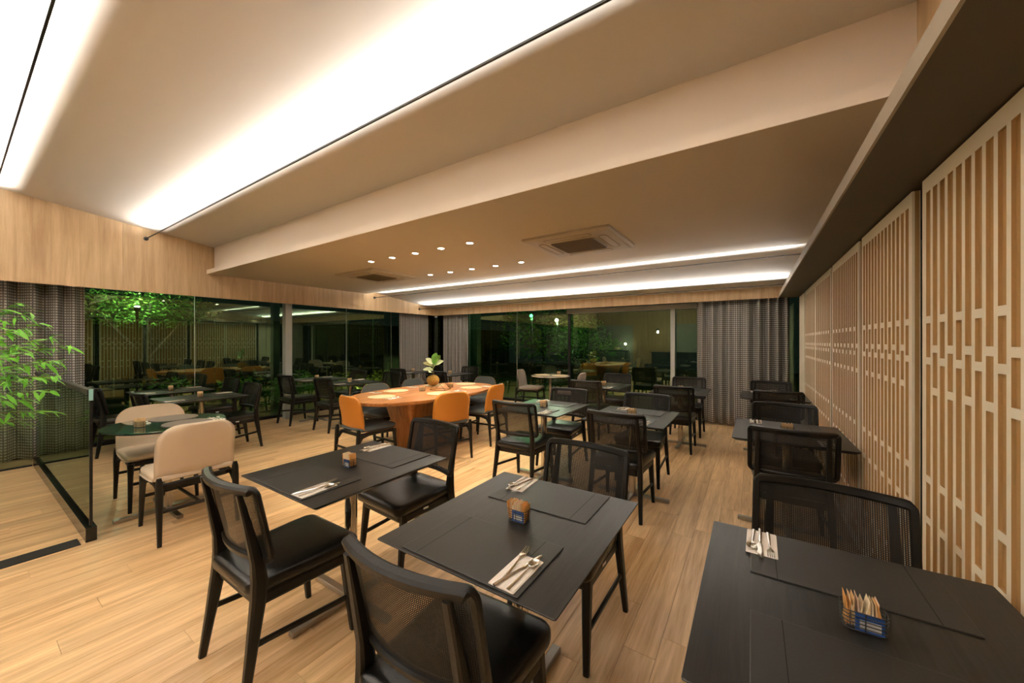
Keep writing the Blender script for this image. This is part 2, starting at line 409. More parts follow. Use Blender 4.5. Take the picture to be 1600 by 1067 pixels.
# ------------------------------------------------------------------ curtains
def curtain(name, axis, v, a0, a1, label, amp=.045, wl=.13, seed=0):
    rnd = random.Random(seed); n = int((a1-a0)/.009); ph = rnd.random()*6
    nz = 14; bm = bmesh.new(); uvl = bm.loops.layers.uv.new('UVMap'); rows = []; U = []
    for k in range(nz+1):
        z = .02+(2.30-.02)*k/nz; row = []; arc = 0; prev = None; us = []
        for i in range(n+1):
            a = a0+(a1-a0)*i/n; s = (a-a0)/wl*2*PI
            A = amp*(.75+.35*sin(s*.13+ph)+.2*sin(s*.31+1.3*ph)); 
            d = A*sin(s+.9*sin(s*.21+ph)+.25*(1-k/nz)*sin(s*.4+k*.15)) + .012*(1-k/nz)*sin(s*.5+k*.3)
            p = Vector((v+d, a, z)) if axis == 'X' else Vector((a, v+d, z))
            if prev is not None: arc += (Vector((p.x, p.y, 0))-prev).length
            prev = Vector((p.x, p.y, 0)); us.append(arc); row.append(bm.verts.new(p))
        rows.append(row); U.append(us)
    for k in range(nz):
        for i in range(n):
            f = bm.faces.new((rows[k][i], rows[k][i+1], rows[k+1][i+1], rows[k+1][i])); f.smooth = True
            for lp, (kk, ii) in zip(f.loops, ((k, i), (k, i+1), (k+1, i+1), (k+1, i))):
                lp[uvl].uv = (U[0][ii], rows[kk][ii].co.z)
    me = bpy.data.meshes.new('fabric'); bm.to_mesh(me); bm.free(); me.materials.append(M['curt'])
    t = empty(name, (0, 0, 0)); tag(t, label, 'curtain')
    o = bpy.data.objects.new('fabric', me); C.objects.link(o); o.parent = t
    md = o.modifiers.new('t', 'SOLIDIFY'); md.thickness = .003
    b = MB()
    if axis == 'X': b.box(v-.02, v+.02, a0, a1, 2.31, 2.359)
    else: b.box(a0, a1, v-.02, v+.02, 2.31, 2.359)
    b.build('track', M['metal_dark'], t)
curtain('curtain', 'X', -7.45, -2.2, 1.0, 'grey woven grid curtain behind the bamboo at the left edge', .075, .17, 1)
curtain('curtain', 'X', -7.30, 6.10, 7.05, 'short grey curtain left of the black corner post', .04, .13, 2)
curtain('curtain', 'Y', 7.35, -7.05, -6.13, 'short grey curtain right of the black corner post', .04, .13, 3)
curtain('curtain', 'Y', 7.33, -.83, .50, 'wide grey curtain at the back beside the lattice panels', .068, .135, 4)

# ------------------------------------------------------------------ tension wires with linear uplights
def wire(y, label, power, z=None):
    z = z if z is not None else zc(y)-.14
    t = empty('light_wire', (XL, y, z)); tag(t, label, 'lamp', 'tensioned linear uplights under the ceiling')
    L = XR-XL
    b = MB().box(.07, L-.07, -.006, .006, -.006, .0)
    MB().tube([(.03, 0, -.002), (L-.03, 0, -.002)], .0025, 6).build('cable', M['wire'], t)
    b.build('channel', M['wire'], t)
    MB().box(.07, L-.07, -.006, -.0045, .0002, .005).build('channel_side', M['wire'], t)
    MB().box(.07, L-.07, .0045, .006, .0002, .005).build('channel_side', M['wire'], t)
    for s in (0, 1):
        x = 0 if s == 0 else L; d = 1 if s == 0 else -1
        MB().tube([(x, 0, 0), (x+d*.012, 0, 0)], .026, 16).build('anchor', M['wire'], t, smooth=True)
        MB().tube([(x+d*.012, 0, 0), (x+d*.075, 0, 0)], [.011, .006], 8).build('clamp', M['wire'], t, smooth=True)
    MB().box(.25, L-.25, -.004, .004, .0003, .002).build('led_strip', M['ledw'], t)
    l = area('uplight', (L/2, 0, .013), L-.4, .012, power, (1, .985, .965), (PI+rad(17), 0, 0), t)
    l.data.spread = rad(165)
wire(.27, 'thin black tension wire nearest the camera at top left', 40, 3.045)
wire(1.516, 'long black tension wire crossing the front ceiling', 32, 2.887)
wire(5.234, 'black tension wire just behind the dropped ceiling', 46, 2.434)
wire(6.562, 'black tension wire farthest away, near the back window', 36, 2.273)
wire(-1.05, 'added unseen uplight wire behind the camera', 75)  # unseen wire, added for the light it gives the room
wire(-2.5, 'added unseen uplight wire far behind the camera', 32)  # second unseen wire, added for more uplight

# ------------------------------------------------------------------ downlights
def downlight(x, y, label, z=2.5):
    t = empty('downlight', (x, y, z)); tag(t, label, 'lamp', 'round recessed downlights over the oval table')
    MB().loft([[Vector((r*cos(2*PI*i/20), r*sin(2*PI*i/20), q)) for i in range(20)] for r, q in ((.047, 0), (.045, -.004), (.036, -.004), (.034, .0))], cap=False).build('trim_ring', M['ac'], t, smooth=True)
    MB().disc(.034, -.0025, -.0005, 20, bev=.0004).build('lens', M['led'], t)
    l = bpy.data.lights.new('spot', 'SPOT'); l.energy = SPOT; l.color = (1, .84, .60); l.spot_size = rad(78); l.spot_blend = .5; l.shadow_soft_size = .03
    o = bpy.data.objects.new('spot', l); C.objects.link(o); o.parent = t; o.location = (0, 0, -.02)
ORD = ['leftmost', 'second from left', 'middle', 'second from right', 'rightmost']
for i in range(5):
    downlight(-4.19+i*.4175, 3.04, f'{ORD[i]} downlight of the nearer ceiling row')
    downlight(-4.24+i*.42, 4.15, f'{ORD[i]} downlight of the farther ceiling row')

# ------------------------------------------------------------------ ceiling cassettes
def rrect(hw, hh, r, n=6, z=0, cx=0, cy=0):
    pts = []
    for a, sx, sy in ((0, 1, 1), (1, -1, 1), (2, -1, -1), (3, 1, -1)):
        for k in range(n+1):
            t = (a+k/n)*PI/2; pts.append(Vector((cx+sx*(hw-r)+r*cos(t), cy+sy*(hh-r)+r*sin(t), z)))
    return pts
def cassette(x, y, label):
    t = empty('air_conditioner', (x, y, 2.5)); tag(t, label, 'air conditioner', 'square ceiling air conditioner cassettes')
    MB().loft([rrect(.46, .43, .01, z=0), rrect(.46, .43, .01, z=-.018), rrect(.445, .415, .01, z=-.03), rrect(.42, .39, .01, z=-.034)]).build('panel', M['ac'], t)
    MB().loft([rrect(.24, .22, .03, z=-.034), rrect(.235, .215, .03, z=-.042)]).build('intake_grille', M['acdark'], t)
    b = MB()
    for k in range(17):
        b.box(-.22, .22, -.2+k*.025-.003, -.2+k*.025+.003, -.046, -.042)
    b.build('grille_bars', M['acdark'], t)
    for k in range(4):
        R = Matrix.Rotation(k*PI/2, 4, 'Z'); 
        b = MB(); b.tube([R @ Vector(p) for p in [(v.x, v.y+.325, -.0345) for v in rrect(.25, .042, .04)]], .0015, 4, loop=True); b.build('louver_gap', M['acdark'], t)
        b = MB(); b.loft([[R @ (v+Vector((0, .325, 0))) for v in rrect(.243, .036, .034, z=-.034)], [R @ (v+Vector((0, .325, 0))) for v in rrect(.24, .033, .032, z=-.037)]]); b.build('louver', M['ac'], t)
cassette(-1.53, 3.66, 'square ceiling air conditioner on the right, nearer the lattice wall')
cassette(-5.0, 3.73, 'square ceiling air conditioner on the left, above the window tables')

# ------------------------------------------------------------------ cane-back chair
def ysurf(x, z): return -.262+.052*(x/.25)**2+(.865-z)*.20
def cane_chair():
    t = empty('dining_chair')
    def seat_loop(i, z):
        pts = []
        for v in rrect(.5, .5, .10, 5):
            u = v.x*2; q = v.y*2
            hw = (.235 if q > 0 else .235)-(.035*(1-q)/2)-i
            yy = .02+q*(.245-i)+ (.012*(1-u*u) if q > .5 else 0)
            pts.append(Vector((u*hw, yy, z)))
        return pts
    b = MB().loft([seat_loop(.014, .405), seat_loop(.003, .413), seat_loop(0, .43), seat_loop(.001, .452), seat_loop(.008, .463), seat_loop(.03, .470), seat_loop(.09, .4725)])
    b.build('seat', M['leather'], t, smooth=50)
    b = MB(); b.tube([Vector((v.x-(.015*v.x/.2 if v.y < 0 else 0), v.y+.015, .380)) for v in rrect(.205, .20, .03, 3)], (.011, .026), 88, loop=True, up=(0, 0, 1))
    b.build('seat_frame', M['black_wood'], t)
    for s in (-1, 1):
        zs = [0, .2, .40, .47, .55, .70, .838]
        ys = [-.245, -.215, -.186, -.183, None, None, None]
        xs = [.218, .208, .199, .197, .195, .192, .188]
        path = [(s*x, (y if y is not None else ysurf(x, z)-.024), z) for x, y, z in zip(xs, ys, zs)]
        MB().tube(path, [(.013, .014), (.017, .020), (.019, .028), (.019, .028), (.017, .022), (.015, .015), (.012, .010)], 88, up=(0, 1, 0)).build('rear_leg', M['black_wood'], t, smooth=30)
        MB().tube([(s*.196, .195, .41), (s*.203, .215, .2), (s*.21, .235, 0)], [.022, .018, .013], 88, up=(0, 1, 0)).build('front_leg', M['black_wood'], t, smooth=30)
        MB().tube([(s*.207, -.215, .215), (s*.207, .212, .175)], (.008, .012), 88).build('stretcher', M['black_wood'], t)
    # back frame: rounded loop on the curved surface
    path = []
    hw, z0, z1, r = .238, .548, .852, .022
    def seg(p, q, n): return [(p[0]+(q[0]-p[0])*i/n, p[1]+(q[1]-p[1])*i/n) for i in range(n)]
    out = seg((hw, z0+r), (hw, z1-r), 3)
    out += [(hw-r+r*cos(a), z1-r+r*sin(a)) for a in [PI/2*i/4 for i in range(4)]]
    out += seg((hw-r, z1), (-hw+r, z1), 10)
    out += [(-hw+r-r*sin(a), z1-r+r*cos(a)) for a in [PI/2*i/4 for i in range(4)]]
    out += seg((-hw, z1-r), (-hw, z0+r), 3)
    out += [(-hw+r-r*cos(a), z0+r-r*sin(a)) for a in [PI/2*i/4 for i in range(4)]]
    out += seg((-hw+r, z0), (hw-r, z0), 10)
    out += [(hw-r+r*sin(a), z0+r-r*cos(a)) for a in [PI/2*i/4 for i in range(4)]]
    P = [Vector((x, ysurf(x, z), z)) for x, z in out]; k = len(P); loops = []
    for i, p in enumerate(P):
        tt = (P[(i+1) % k]-P[i-1]).normalized(); nrm = Vector((-.416*p.x, 1, .20)).normalized(); bb = tt.cross(nrm).normalized()
        hh = .017 if p.z > z1-.004 else (.016 if p.z < z0+.004 else .0135)
        dp, sh = (.019, -.0065) if p.z > z1-.004 else ((.0135, 0) if p.z < z0+.004 else (.0115, 0))
        loops.append([p+bb*(hh*x)+nrm*(dp*y+sh) for x, y in [(-1, -.5), (-.6, -1), (.6, -1), (1, -.5), (1, .5), (.6, 1), (-.6, 1), (-1, .5)]])
    MB().loft(loops+[loops[0]], cap=False).build('backrest_frame', M['black_wood'], t, smooth=35)
    # woven cane
    b = bmesh.new(); hwm, za, zb = .226, z0+.012, z1-.012; pit, sw = .0062, .0018
    def strip(pts, d, off):
        prev = None
        for p in pts:
            a = b.verts.new(Vector((p[0]-d[0], ysurf(p[0]-d[0], p[1]-d[1])+off, p[1]-d[1]))); c = b.verts.new(Vector((p[0]+d[0], ysurf(p[0]+d[0], p[1]+d[1])+off, p[1]+d[1])))
            if prev: b.faces.new((prev[0], prev[1], c, a))
            prev = (a, c)
    z = za
    while z < zb: strip([(-hwm+2*hwm*i/8, z) for i in range(9)], (0, sw/1.0), .0004); z += pit
    x = -hwm
    while x < hwm: strip([(x, za), (x, (za+zb)/2), (x, zb)], (sw/1.0, 0), -.0004); x += pit
    me = bpy.data.meshes.new('cane_mesh'); b.to_mesh(me); b.free(); me.materials.append(M['cane'])
    o = bpy.data.objects.new('cane_mesh', me); C.objects.link(o); o.parent = t; o['kind'] = 'stuff'
    MB().box(-.214, -.2125, .02, .06, .385, .398).build('fabric_tag', M['white'], t, label='small white tag under the seat')
    return t
# ------------------------------------------------------------------ upholstered shell chair
def shell_chair(name, mo, mi):
    t = empty(name)
    prof = [(-.292, .835), (-.282, .79), (-.270, .74), (-.258, .68), (-.247, .62), (-.238, .56), (-.230, .52), (-.218, .485), (-.195, .455), (-.15, .432), (-.08, .424), (.0, .422), (.10, .422), (.19, .424), (.235, .430)]
    def hwid(i):
        y, z = prof[i]
        if z > .70:
            q = (z-.70)/.145; return .245*(1-.0)-.105*(1-math.sqrt(max(0, 1-q*q)))
        if z > .46: return .245
        return .245-.02*(y+.2)/.43*0 - (.02 if i == len(prof)-1 else 0)
    # finer top rounding
    fine = []
    for k in range(9):
        z = .70+.135*sin(PI/2*(8-k)/8)
        y = -.26-(z-.68)*.2; fine.append((y, z, .245-.13*(1-math.sqrt(max(0, 1-((z-.70)/.136)**2)))))
    full = fine+[(y, z, .245) for y, z in prof[3:] if z < .70]
    full[-1] = (full[-1][0], full[-1][1], .225)
    NU = 12
    def sheet(b, off, inset):
        rows = []
        for i, (y, z, hw) in enumerate(full):
            y2, z2, _ = full[min(i+1, len(full)-1)]; y1, z1, _ = full[max(i-1, 0)]
            tx, tz = y2-y1, z2-z1; l = math.hypot(tx, tz); n = (-tz/l, tx/l)   # towards the sitter
            row = []
            for j in range(NU+1):
                u = -1+2*j/NU; e = max(0, 1-abs(u)**6); ee = 1 if 0 < i < len(full)-1 else 0
                o = off*e*ee; cur = .045*u*u*min(1, max(0, (z-.43)/.1))
                row.append(b.verts.new((u*(hw-inset), y+n[0]*o+cur, z+n[1]*o)))
            rows.append(row)
        for a, c in zip(rows, rows[1:]):
            for j in range(NU): b.faces.new((a[j], a[j+1], c[j+1], c[j]))
        return rows
    def closed(o1, o2, i1, i2, nm, m):
        b = bmesh.new(); A = sheet(b, o1, i1); B = sheet(b, o2, i2)
        n = len(A)
        for i in range(n-1):
            b.faces.new((A[i][0], A[i+1][0], B[i+1][0], B[i][0])); b.faces.new((A[i][-1], A[i+1][-1], B[i+1][-1], B[i][-1]))
        for j in range(NU):
            b.faces.new((A[0][j], A[0][j+1], B[0][j+1], B[0][j])); b.faces.new((A[-1][j], A[-1][j+1], B[-1][j+1], B[-1][j]))
        bmesh.ops.remove_doubles(b, verts=b.verts, dist=1e-5); bmesh.ops.recalc_face_normals(b, faces=b.faces)
        me = bpy.data.meshes.new(nm); b.to_mesh(me); b.free(); me.materials.append(m); me.shade_smooth()
        o = bpy.data.objects.new(nm, me); C.objects.link(o); o.parent = t; return o
    closed(-.010, .004, 0, .001, 'outer_shell', mo)
    closed(.006, .028, .004, .006, 'inner_padding', mi)
    # seat cushion
    def sl(i, z):
        pts = []
        for v in rrect(.5, .5, .12, 5):
            q = v.y*2; hw = .243-.012*(1+q)/2-i; pts.append(Vector((v.x*2*hw, .015+q*(.235-i), z)))
        return pts
    MB().loft([sl(.012, .432), sl(.0, .442), sl(0, .458), sl(.006, .470), sl(.03, .480), sl(.09, .484)]).build('seat', mi, t, smooth=50)
    W = M['black_wood']
    for s in (-1, 1):
        MB().tube([(s*.235, -.285, 0), (s*.232, -.268, .2), (s*.230, -.256, .36), (s*.230, -.252, .44), (s*.230, -.250, .475)], [.012, .016, .021, .019, .012], 88, up=(0, 1, 0)).build('rear_leg', W, t, smooth=35)
        MB().tube([(s*.212, .215, .405), (s*.215, .222, .3), (s*.222, .245, 0)], [.022, .017, .012], 88, up=(0, 1, 0)).build('front_leg', W, t, smooth=35)
        MB().tube([(s*.228, -.25, .33), (s*.222, -.21, .385), (s*.215, -.12, .400), (s*.21, .05, .402), (s*.212, .20, .395)], [(.014, .02), (.014, .022), (.014, .018), (.014, .016), (.014, .024)], 88).build('side_rail', W, t, smooth=35)
    MB().tube([Vector((v.x, v.y, .398)) for v in rrect(.198, .205, .02, 2)], (.012, .02), 88, loop=True, up=(0, 0, 1)).build('seat_frame', W, t)
    MB().tube([(-.225, -.265, .235), (.225, -.265, .235)], (.008, .012), 88).build('stretcher', W, t)
    MB().tube([(-.216, .228, .235), (.216, .228, .235)], (.008, .012), 88).build('stretcher', W, t)
    MB().tube([(0, -.26, .235), (0, .225, .235)], (.008, .012), 88).build('stretcher', W, t)
    return t
KC = Kind(cane_chair())
KCR = Kind(shell_chair('cushioned_chair', M['cream'], M['cream']))
KTP = Kind(shell_chair('cushioned_chair', M['taupe'], M['taupe']))
KOR = Kind(shell_chair('cushioned_chair', M['orange'], M['grey']))

# ------------------------------------------------------------------ tables
def base(b, t, ang=0):
    MB().tube([(0, 0, .03), (0, 0, .722)], .033, 24).build('column', M['chrome'], t, smooth=True)
    for k in range(2):
        R = Matrix.Rotation(k*PI/2+ang, 4, 'Z')
        if k == 0: MB().box(-.325, .325, -.02, .02, .002, .030, bev=.003, rot=R).build('foot_bar', M['steelbar'], t)
        else:
            MB().box(-.325, -.0205, -.02, .02, .002, .030, bev=.003, rot=R).build('foot_bar', M['steelbar'], t)
            MB().box(.0205, .325, -.02, .02, .002, .030, bev=.003, rot=R).build('foot_bar', M['steelbar'], t)
    MB().box(-.13, .13, -.13, .13, .722, .729).build('mounting_plate', M['metal_dark'], t)
def square_table():
    t = empty('dining_table')
    def L(i, z): return rrect(.352-i, .402-i, .006, 2, z)
    MB().loft([L(.022, .729), L(.002, .744), L(0, .746), L(0, .749), L(.001, .75)]).build('tabletop', M['top'], t)
    base(None, t); return t
KT = Kind(square_table())

# ------------------------------------------------------------------ small table things
def placemat():
    t = empty('placemat')
    MB().loft([rrect(.232, .148, .004, 2, 0), rrect(.232, .148, .004, 2, .0028), rrect(.2300, .1460, .004, 2, .0038)]).build('leather_sheet', M['mat'], t)
    for s in (-1, 1): MB().box(s*.165-.0011, s*.165+.0011, -.146, .146, .0037, .0041).build('seam', M['stitch'], t)
    return t
def napkin():
    t = empty('napkin')
    b = MB(); b.loft([rrect(.044, .088, .003, 2, 0), rrect(.0435, .0875, .003, 2, .0012), rrect(.042, .0865, .003, 2, .0013, cx=-.001), rrect(.0415, .086, .003, 2, .0026, cx=-.001)])
    b.build('folded_paper', M['napkin'], t); 
    return t
def fork():
    b = MB(); hz = .003
    b.tube([(0, -.095, hz), (0, -.05, hz+.001), (0, .02, hz+.002), (0, .035, hz+.004)], [(.0055, .0012), (.0045, .0012), (.0026, .0012), (.004, .001)], 8)
    b.tube([(0, .033, hz+.004), (0, .045, hz+.003), (0, .055, hz+.002)], [(.004, .001), (.0105, .001), (.011, .001)], 8)
    for k in range(4): b.tube([(-.0086+k*.0057, .052, hz+.002), (-.0086+k*.0057, .075, hz+.002), (-.0086+k*.0057, .095, hz+.005)], [(.0016, .0009), (.0015, .0009), (.0008, .0006)], 6)
    return b.build('fork', M['cutlery'], smooth=50)
def knife():
    b = MB(); hz = .003
    b.tube([(0, -.105, hz+.001), (0, -.06, hz+.002), (0, .0, hz+.001)], [(.006, .003), (.0055, .003), (.004, .002)], 8)
    b.tube([(0, .0, hz+.001), (.001, .02, hz), (.001, .07, hz), (-.002, .098, hz), (-.003, .104, hz)], [(.004, .0015), (.0085, .0009), (.009, .0008), (.006, .0008), (.001, .0006)], 8)
    return b.build('knife', M['cutlery'], smooth=50)
def spoon():
    b = MB(); hz = .003
    b.tube([(0, -.085, hz), (0, -.03, hz+.001), (0, .03, hz+.004)], [(.005, .0012), (.004, .0012), (.0025, .0012)], 8)
    NV = 8; loops = []
    for k in range(NV+1):
        a = PI*k/NV; ww = .0155*sin(a)**.8 if 0 < k < NV else .0012; y = .052-.024*cos(a)
        loops.append([Vector((ww*q, y, hz+.006-.006*(1-q*q)*sin(a))) for q in (-1, -.6, -.2, .2, .6, 1)]+[Vector((ww*q, y, hz+.005-.006*(1-q*q)*sin(a))) for q in (1, .6, .2, -.2, -.6, -1)])
    b.loft(loops)
    return b.build('spoon', M['cutlery'], smooth=60)
def caddy():
    t = empty('packet_caddy'); b = MB()
    for k in range(6):
        z = .003+k*.0088; b.tube([v+Vector((0, 0, z)) for v in rrect(.04+.0005*k, .026+.0005*k, .014, 4)], .0013, 5, loop=True)
    b.build('wire_rings', M['wire'], t, kind='stuff')
    b = MB()
    for x, y in ((-.04, 0), (.04, 0), (0, .026), (0, -.026)): b.tube([(x, y, .002), (x*1.05, y*1.05, .048)], .0013, 5)
    b.build('uprights', M['wire'], t)
    MB().loft([rrect(.038, .024, .012, 4, .001), rrect(.038, .024, .012, 4, .0024)]).build('floor_plate', M['wire'], t)
    return t
def packet(m):
    return MB().loft([[Vector((x, y, z)) for x, y in ((-.0012, -.019), (.0012, -.019), (.0012, .019), (-.0012, .019))] if 1 else 0 for z in (0,)]
                     + [[Vector((x, y, .03)) for x, y in ((-.0022, -.019), (.0022, -.019), (.0022, .019), (-.0022, .019))]]
                     + [[Vector((x, y, .066)) for x, y in ((-.0004, -.019), (.0004, -.019), (.0004, .019), (-.0004, .019))]]).build('sugar_packet', m)
KM, KN, KF, KK, KS, KCD = Kind(placemat()), Kind(napkin()), Kind(fork()), Kind(knife()), Kind(spoon()), Kind(caddy())
KP = [Kind(packet(m)) for m in M['pack']]
def packet_stack():
    b = MB(); rn = random.Random(3)
    for k in range(12):
        x = -.033+k*.006; h = .062+rn.random()*.012; b.box(x-.002, x+.002, -.019, .019, .003, h)
    return b.build('sugar_packets', M['pack'][0])
KST = Kind(packet_stack())

NTH = ['first', 'second', 'third', 'fourth', 'fifth', 'sixth', 'seventh', 'eighth', 'ninth', 'tenth', 'eleventh', 'twelfth', 'thirteenth', 'fourteenth']
def place_caddy(x, y, z, rz, desc, near=False):
    KCD.put((x, y, z), rz, f'black wire sugar caddy on {desc}', 'caddy', 'wire sugar caddies on the tables')
    if near:
        rn = random.Random(int(x*1000)); n = 14
        for k in range(n):
            dx = -.034+k*.0052; lean = rn.uniform(-.18, .18)
            R = Matrix.Rotation(rz, 3, 'Z'); p = R @ Vector((dx, rn.uniform(-.002, .002), 0))
            o = KP[[2, 2, 0, 1, 1, 3, 1, 0, 1, 1, 3, 0, 2, 2][k]].put((x+p.x, y+p.y, z+.0035+rn.random()*.006), rz, f'{NTH[k]} sugar packet from the left in the caddy, {desc}', 'packet', f'sugar packets in the caddy on {desc}')
            o.rotation_euler = (0, lean, rz)
        R = Matrix.Rotation(rz, 3, 'Z'); p = R @ Vector((.008, -.0222, 0))
        q = MB().box(-.026, .026, -.001, .001, .003, .045, rot=None).build('blue_packet', M['blue'], loc=(x+p.x, y+p.y, z)); q.rotation_euler = (0, 0, rz)
        tag(q, f'blue sweetener packet at the front of the caddy on {desc}', 'packet')
        MB().box(-.018, .020, -.0016, -.0012, .008, .030).build('printed_panel', M['white'], q, label='white printed panel')
    else:
        KST.put((x, y, z), rz, f'tan sugar packets packed in the caddy on {desc}', 'packets', 'sugar packets in distant caddies')['kind'] = 'stuff'
def setting(x, y, z, rz, desc, which, cut=True, messy=0, nap=True, lift=.0035, nx=.172, ny=-.055):
    """napkin and cutlery to the diner's right; local +y points away from the diner"""
    R = Matrix.Rotation(rz, 3, 'Z'); rn = random.Random(int(x*100)+int(y*37))
    def P(dx, dy, dz): v = R @ Vector((dx, dy, 0)); return (x+v.x, y+v.y, z+dz)
    KN.put(P(nx, ny, lift), rz+rn.uniform(-.06, .06), f'white napkin at the {which} place, {desc}', 'napkin', 'white napkins laid for diners')
    h = lift+.0026
    if x > .1: messy = -.8
    KF.put(P(nx-.022, ny+.01+.02*max(messy, 0), h), rz+(rn.uniform(.02, .12) if messy >= 0 else .02), f'steel fork at the {which} place, {desc}', 'fork', 'forks laid on napkins')
    KK.put(P(nx+.004, ny+.01, h), rz-.10-.12*messy, f'steel knife at the {which} place, {desc}', 'knife', 'knives laid on napkins')
    KS.put(P(nx+.026, ny, h), rz-.05, f'steel spoon at the {which} place, {desc}', 'spoon', 'spoons laid on napkins')

ZT = .75
def table(x, y, desc, label, near=False, chairs=(), cd=(0, 0), ny_=None):
    KT.put((x, y, 0), 0, label, 'table', 'square black dining tables')
    for s, wh in ((-1, 'near'), (1, 'far')):
        KM.put((x+.0*s, y+s*.243, ZT+.0003), 0 if s < 0 else PI, f'black leather placemat on the {wh} side of {desc}', 'placemat', 'rectangular black placemats')
        setting(x, y+s*.243, ZT, 0 if s < 0 else PI, desc, wh, messy=1 if near else 0, lift=.0046, nx=.20 if x > .2 else .172)
    place_caddy(x+cd[0], y+cd[1], ZT+.0002, 0, desc, near)
def chair(x, y, rz, label, group='black cane-back dining chairs'):
    return KC.put((x, y, 0), rz, label, 'chair', group)

T = [  # x, y, short name
 (-1.89, 1.24, 'the left foreground table', 'square black table in the left foreground, left of the central one', True),
 (-.765, 1.235, 'the centre foreground table', 'square black table in the centre foreground', True),
 (.228, 1.235, 'the right foreground table', 'large-looking black table in the right foreground against the lattice wall', True),
 (.228, 3.54, 'the second lattice-side table', 'square black table along the lattice wall, second from the camera', False),
 (.228, 5.82, 'the farthest lattice-side table', 'square black table along the lattice wall, farthest from the camera', False),
 (-1.87, 3.50, 'the left middle-row table', 'square black table in the middle row, nearest the oval timber table', False),
 (-.945, 3.53, 'the right middle-row table', 'square black table in the middle row, nearer the lattice wall', False),
 (-1.98, 5.72, 'the left back-row table', 'square black table in the back row near the round stone-topped table', False),
 (-.85, 5.69, 'the right back-row table', 'square black table in the back row before the wide grey curtain', False),
 (-5.83, 1.75, 'the inner table behind the cream chairs', 'square black table behind the two cream chairs, nearer the room', False),
 (-6.95, 1.75, 'the window-side table behind the cream chairs', 'square black table behind the cream chairs, right at the left window', False),
 (-6.83, 3.79, 'the window-side table by the steel post', 'square black table beside the grey steel post at the window', False),
 (-5.80, 3.79, 'the inner table by the steel post', 'square black table between the steel post and the orange chairs', False),
 (-6.6, 5.92, 'the corner table by the left curtain', 'square black table in the far corner by the left short curtain', False),
 (-5.45, 5.92, 'the corner table by the right curtain', 'square black table in the far corner by the right short curtain', False)]
for x, y, d, l, nr in T: table(x, y, d, l, nr, cd=(0, -.01))
CHS = [  # x, y, facing angle (0 = +Y), label
 (-1.90, .885, 0, 'black cane-back chair at the near side of the left foreground table'),
 (-.80, .89, 2, 'black cane-back chair at the near side of the centre foreground table, cut by the frame'),
 (-1.95, 1.72, 176, 'black cane-back chair at the far side of the left foreground table'),
 (-.80, 1.76, 177, 'black cane-back chair at the far side of the centre foreground table'),
 (.24, 1.72, 176, 'black cane-back chair at the far side of the right foreground table'),
 (.225, 3.30, 0, 'black cane-back chair at the near side of the second lattice-side table'),
 (.25, 4.08, 180, 'black cane-back chair at the far side of the second lattice-side table'),
 (.26, 5.58, 0, 'black cane-back chair at the near side of the farthest lattice-side table'),
 (.23, 6.36, 180, 'black cane-back chair at the far side of the farthest lattice-side table'),
 (-1.95, 3.22, 1, 'black cane-back chair at the near side of the left middle-row table'),
 (-1.90, 4.00, 180, 'black cane-back chair at the far side of the left middle-row table'),
 (-.955, 3.24, 0, 'black cane-back chair at the near side of the right middle-row table'),
 (-.98, 4.05, 180, 'black cane-back chair at the far side of the right middle-row table'),
 (-2.10, 5.46, 0, 'black cane-back chair at the near side of the left back-row table'),
 (-2.05, 6.45, 180, 'black cane-back chair at the far side of the left back-row table'),
 (-.87, 5.44, 0, 'black cane-back chair at the near side of the right back-row table'),
 (-.86, 6.40, 180, 'black cane-back chair at the far side of the right back-row table'),
 (-5.90, 1.42, 0, 'black cane-back chair at the near side of the inner table behind the cream chairs'),
 (-7.0, 1.25, 0, 'black cane-back chair by the glass balustrade at the left window'),
 (-5.90, 2.13, 180, 'black cane-back chair at the far side of the inner table behind the cream chairs'),
 (-6.93, 2.25, 180, 'black cane-back chair at the far side of the window-side table behind the cream chairs'),
 (-6.83, 3.44, 0, 'black cane-back chair in front of the steel post at the window'),
 (-5.80, 3.52, 0, 'black cane-back chair at the near side of the inner table by the steel post'),
 (-6.75, 4.40, 180, 'black cane-back chair at the far side of the window-side table by the steel post'),
 (-5.75, 4.42, 180, 'black cane-back chair at the far side of the inner table by the steel post'),
 (-6.45, 5.55, 0, 'black cane-back chair at the near side of the corner table by the left curtain'),
 (-5.22, 5.50, 0, 'black cane-back chair at the near side of the corner table by the right curtain'),
 (-6.6, 6.40, 180, 'black cane-back chair at the far side of the corner table by the left curtain'),
 (-5.48, 6.42, 180, 'black cane-back chair at the far side of the corner table by the right curtain')]
for x, y, a, l in CHS: chair(x, y, rad(a), l)

# round dark table with cream chairs
rt = empty('round_table', (-4.24, 1.04, 0)); tag(rt, 'round table with dark glass top between the two cream chairs', 'table')
MB().disc(.40, .740, .75, 48, bev=.002).build('tabletop', M['rtop'], rt, smooth=30); MB().disc(.385, .729, .74, 48).build('underboard', M['black_wood'], rt); base(None, rt)
KCR.put((-3.78, 1.05, 0), rad(90), 'cream upholstered chair nearest the camera, its back turned to us', 'chair', 'cream upholstered chairs')
KCR.put((-4.63, 1.07, 0), rad(-92), 'cream upholstered chair on the far side of the round dark glass table', 'chair', 'cream upholstered chairs')
def round_mat(name, m, r=.17):
    return MB().loft([[Vector((rr*cos(2*PI*i/36), rr*sin(2*PI*i/36), z)) for i in range(36)] for rr, z in ((r-.002, 0), (r, .002), (r-.001, .005), (.02, .0055))]).build(name, m)
KG = Kind(round_mat('round_placemat', M['greymat'])); KW = Kind(round_mat('round_placemat', M['straw']))
KG.put((-4.06, 1.13, .7502), 0, 'round dark woven placemat by the nearest cream chair', 'placemat', 'round woven placemats on the glass table')
KG.put((-4.42, 1.13, .7502), 0, 'round dark woven placemat by the farther cream chair', 'placemat', 'round woven placemats on the glass table')
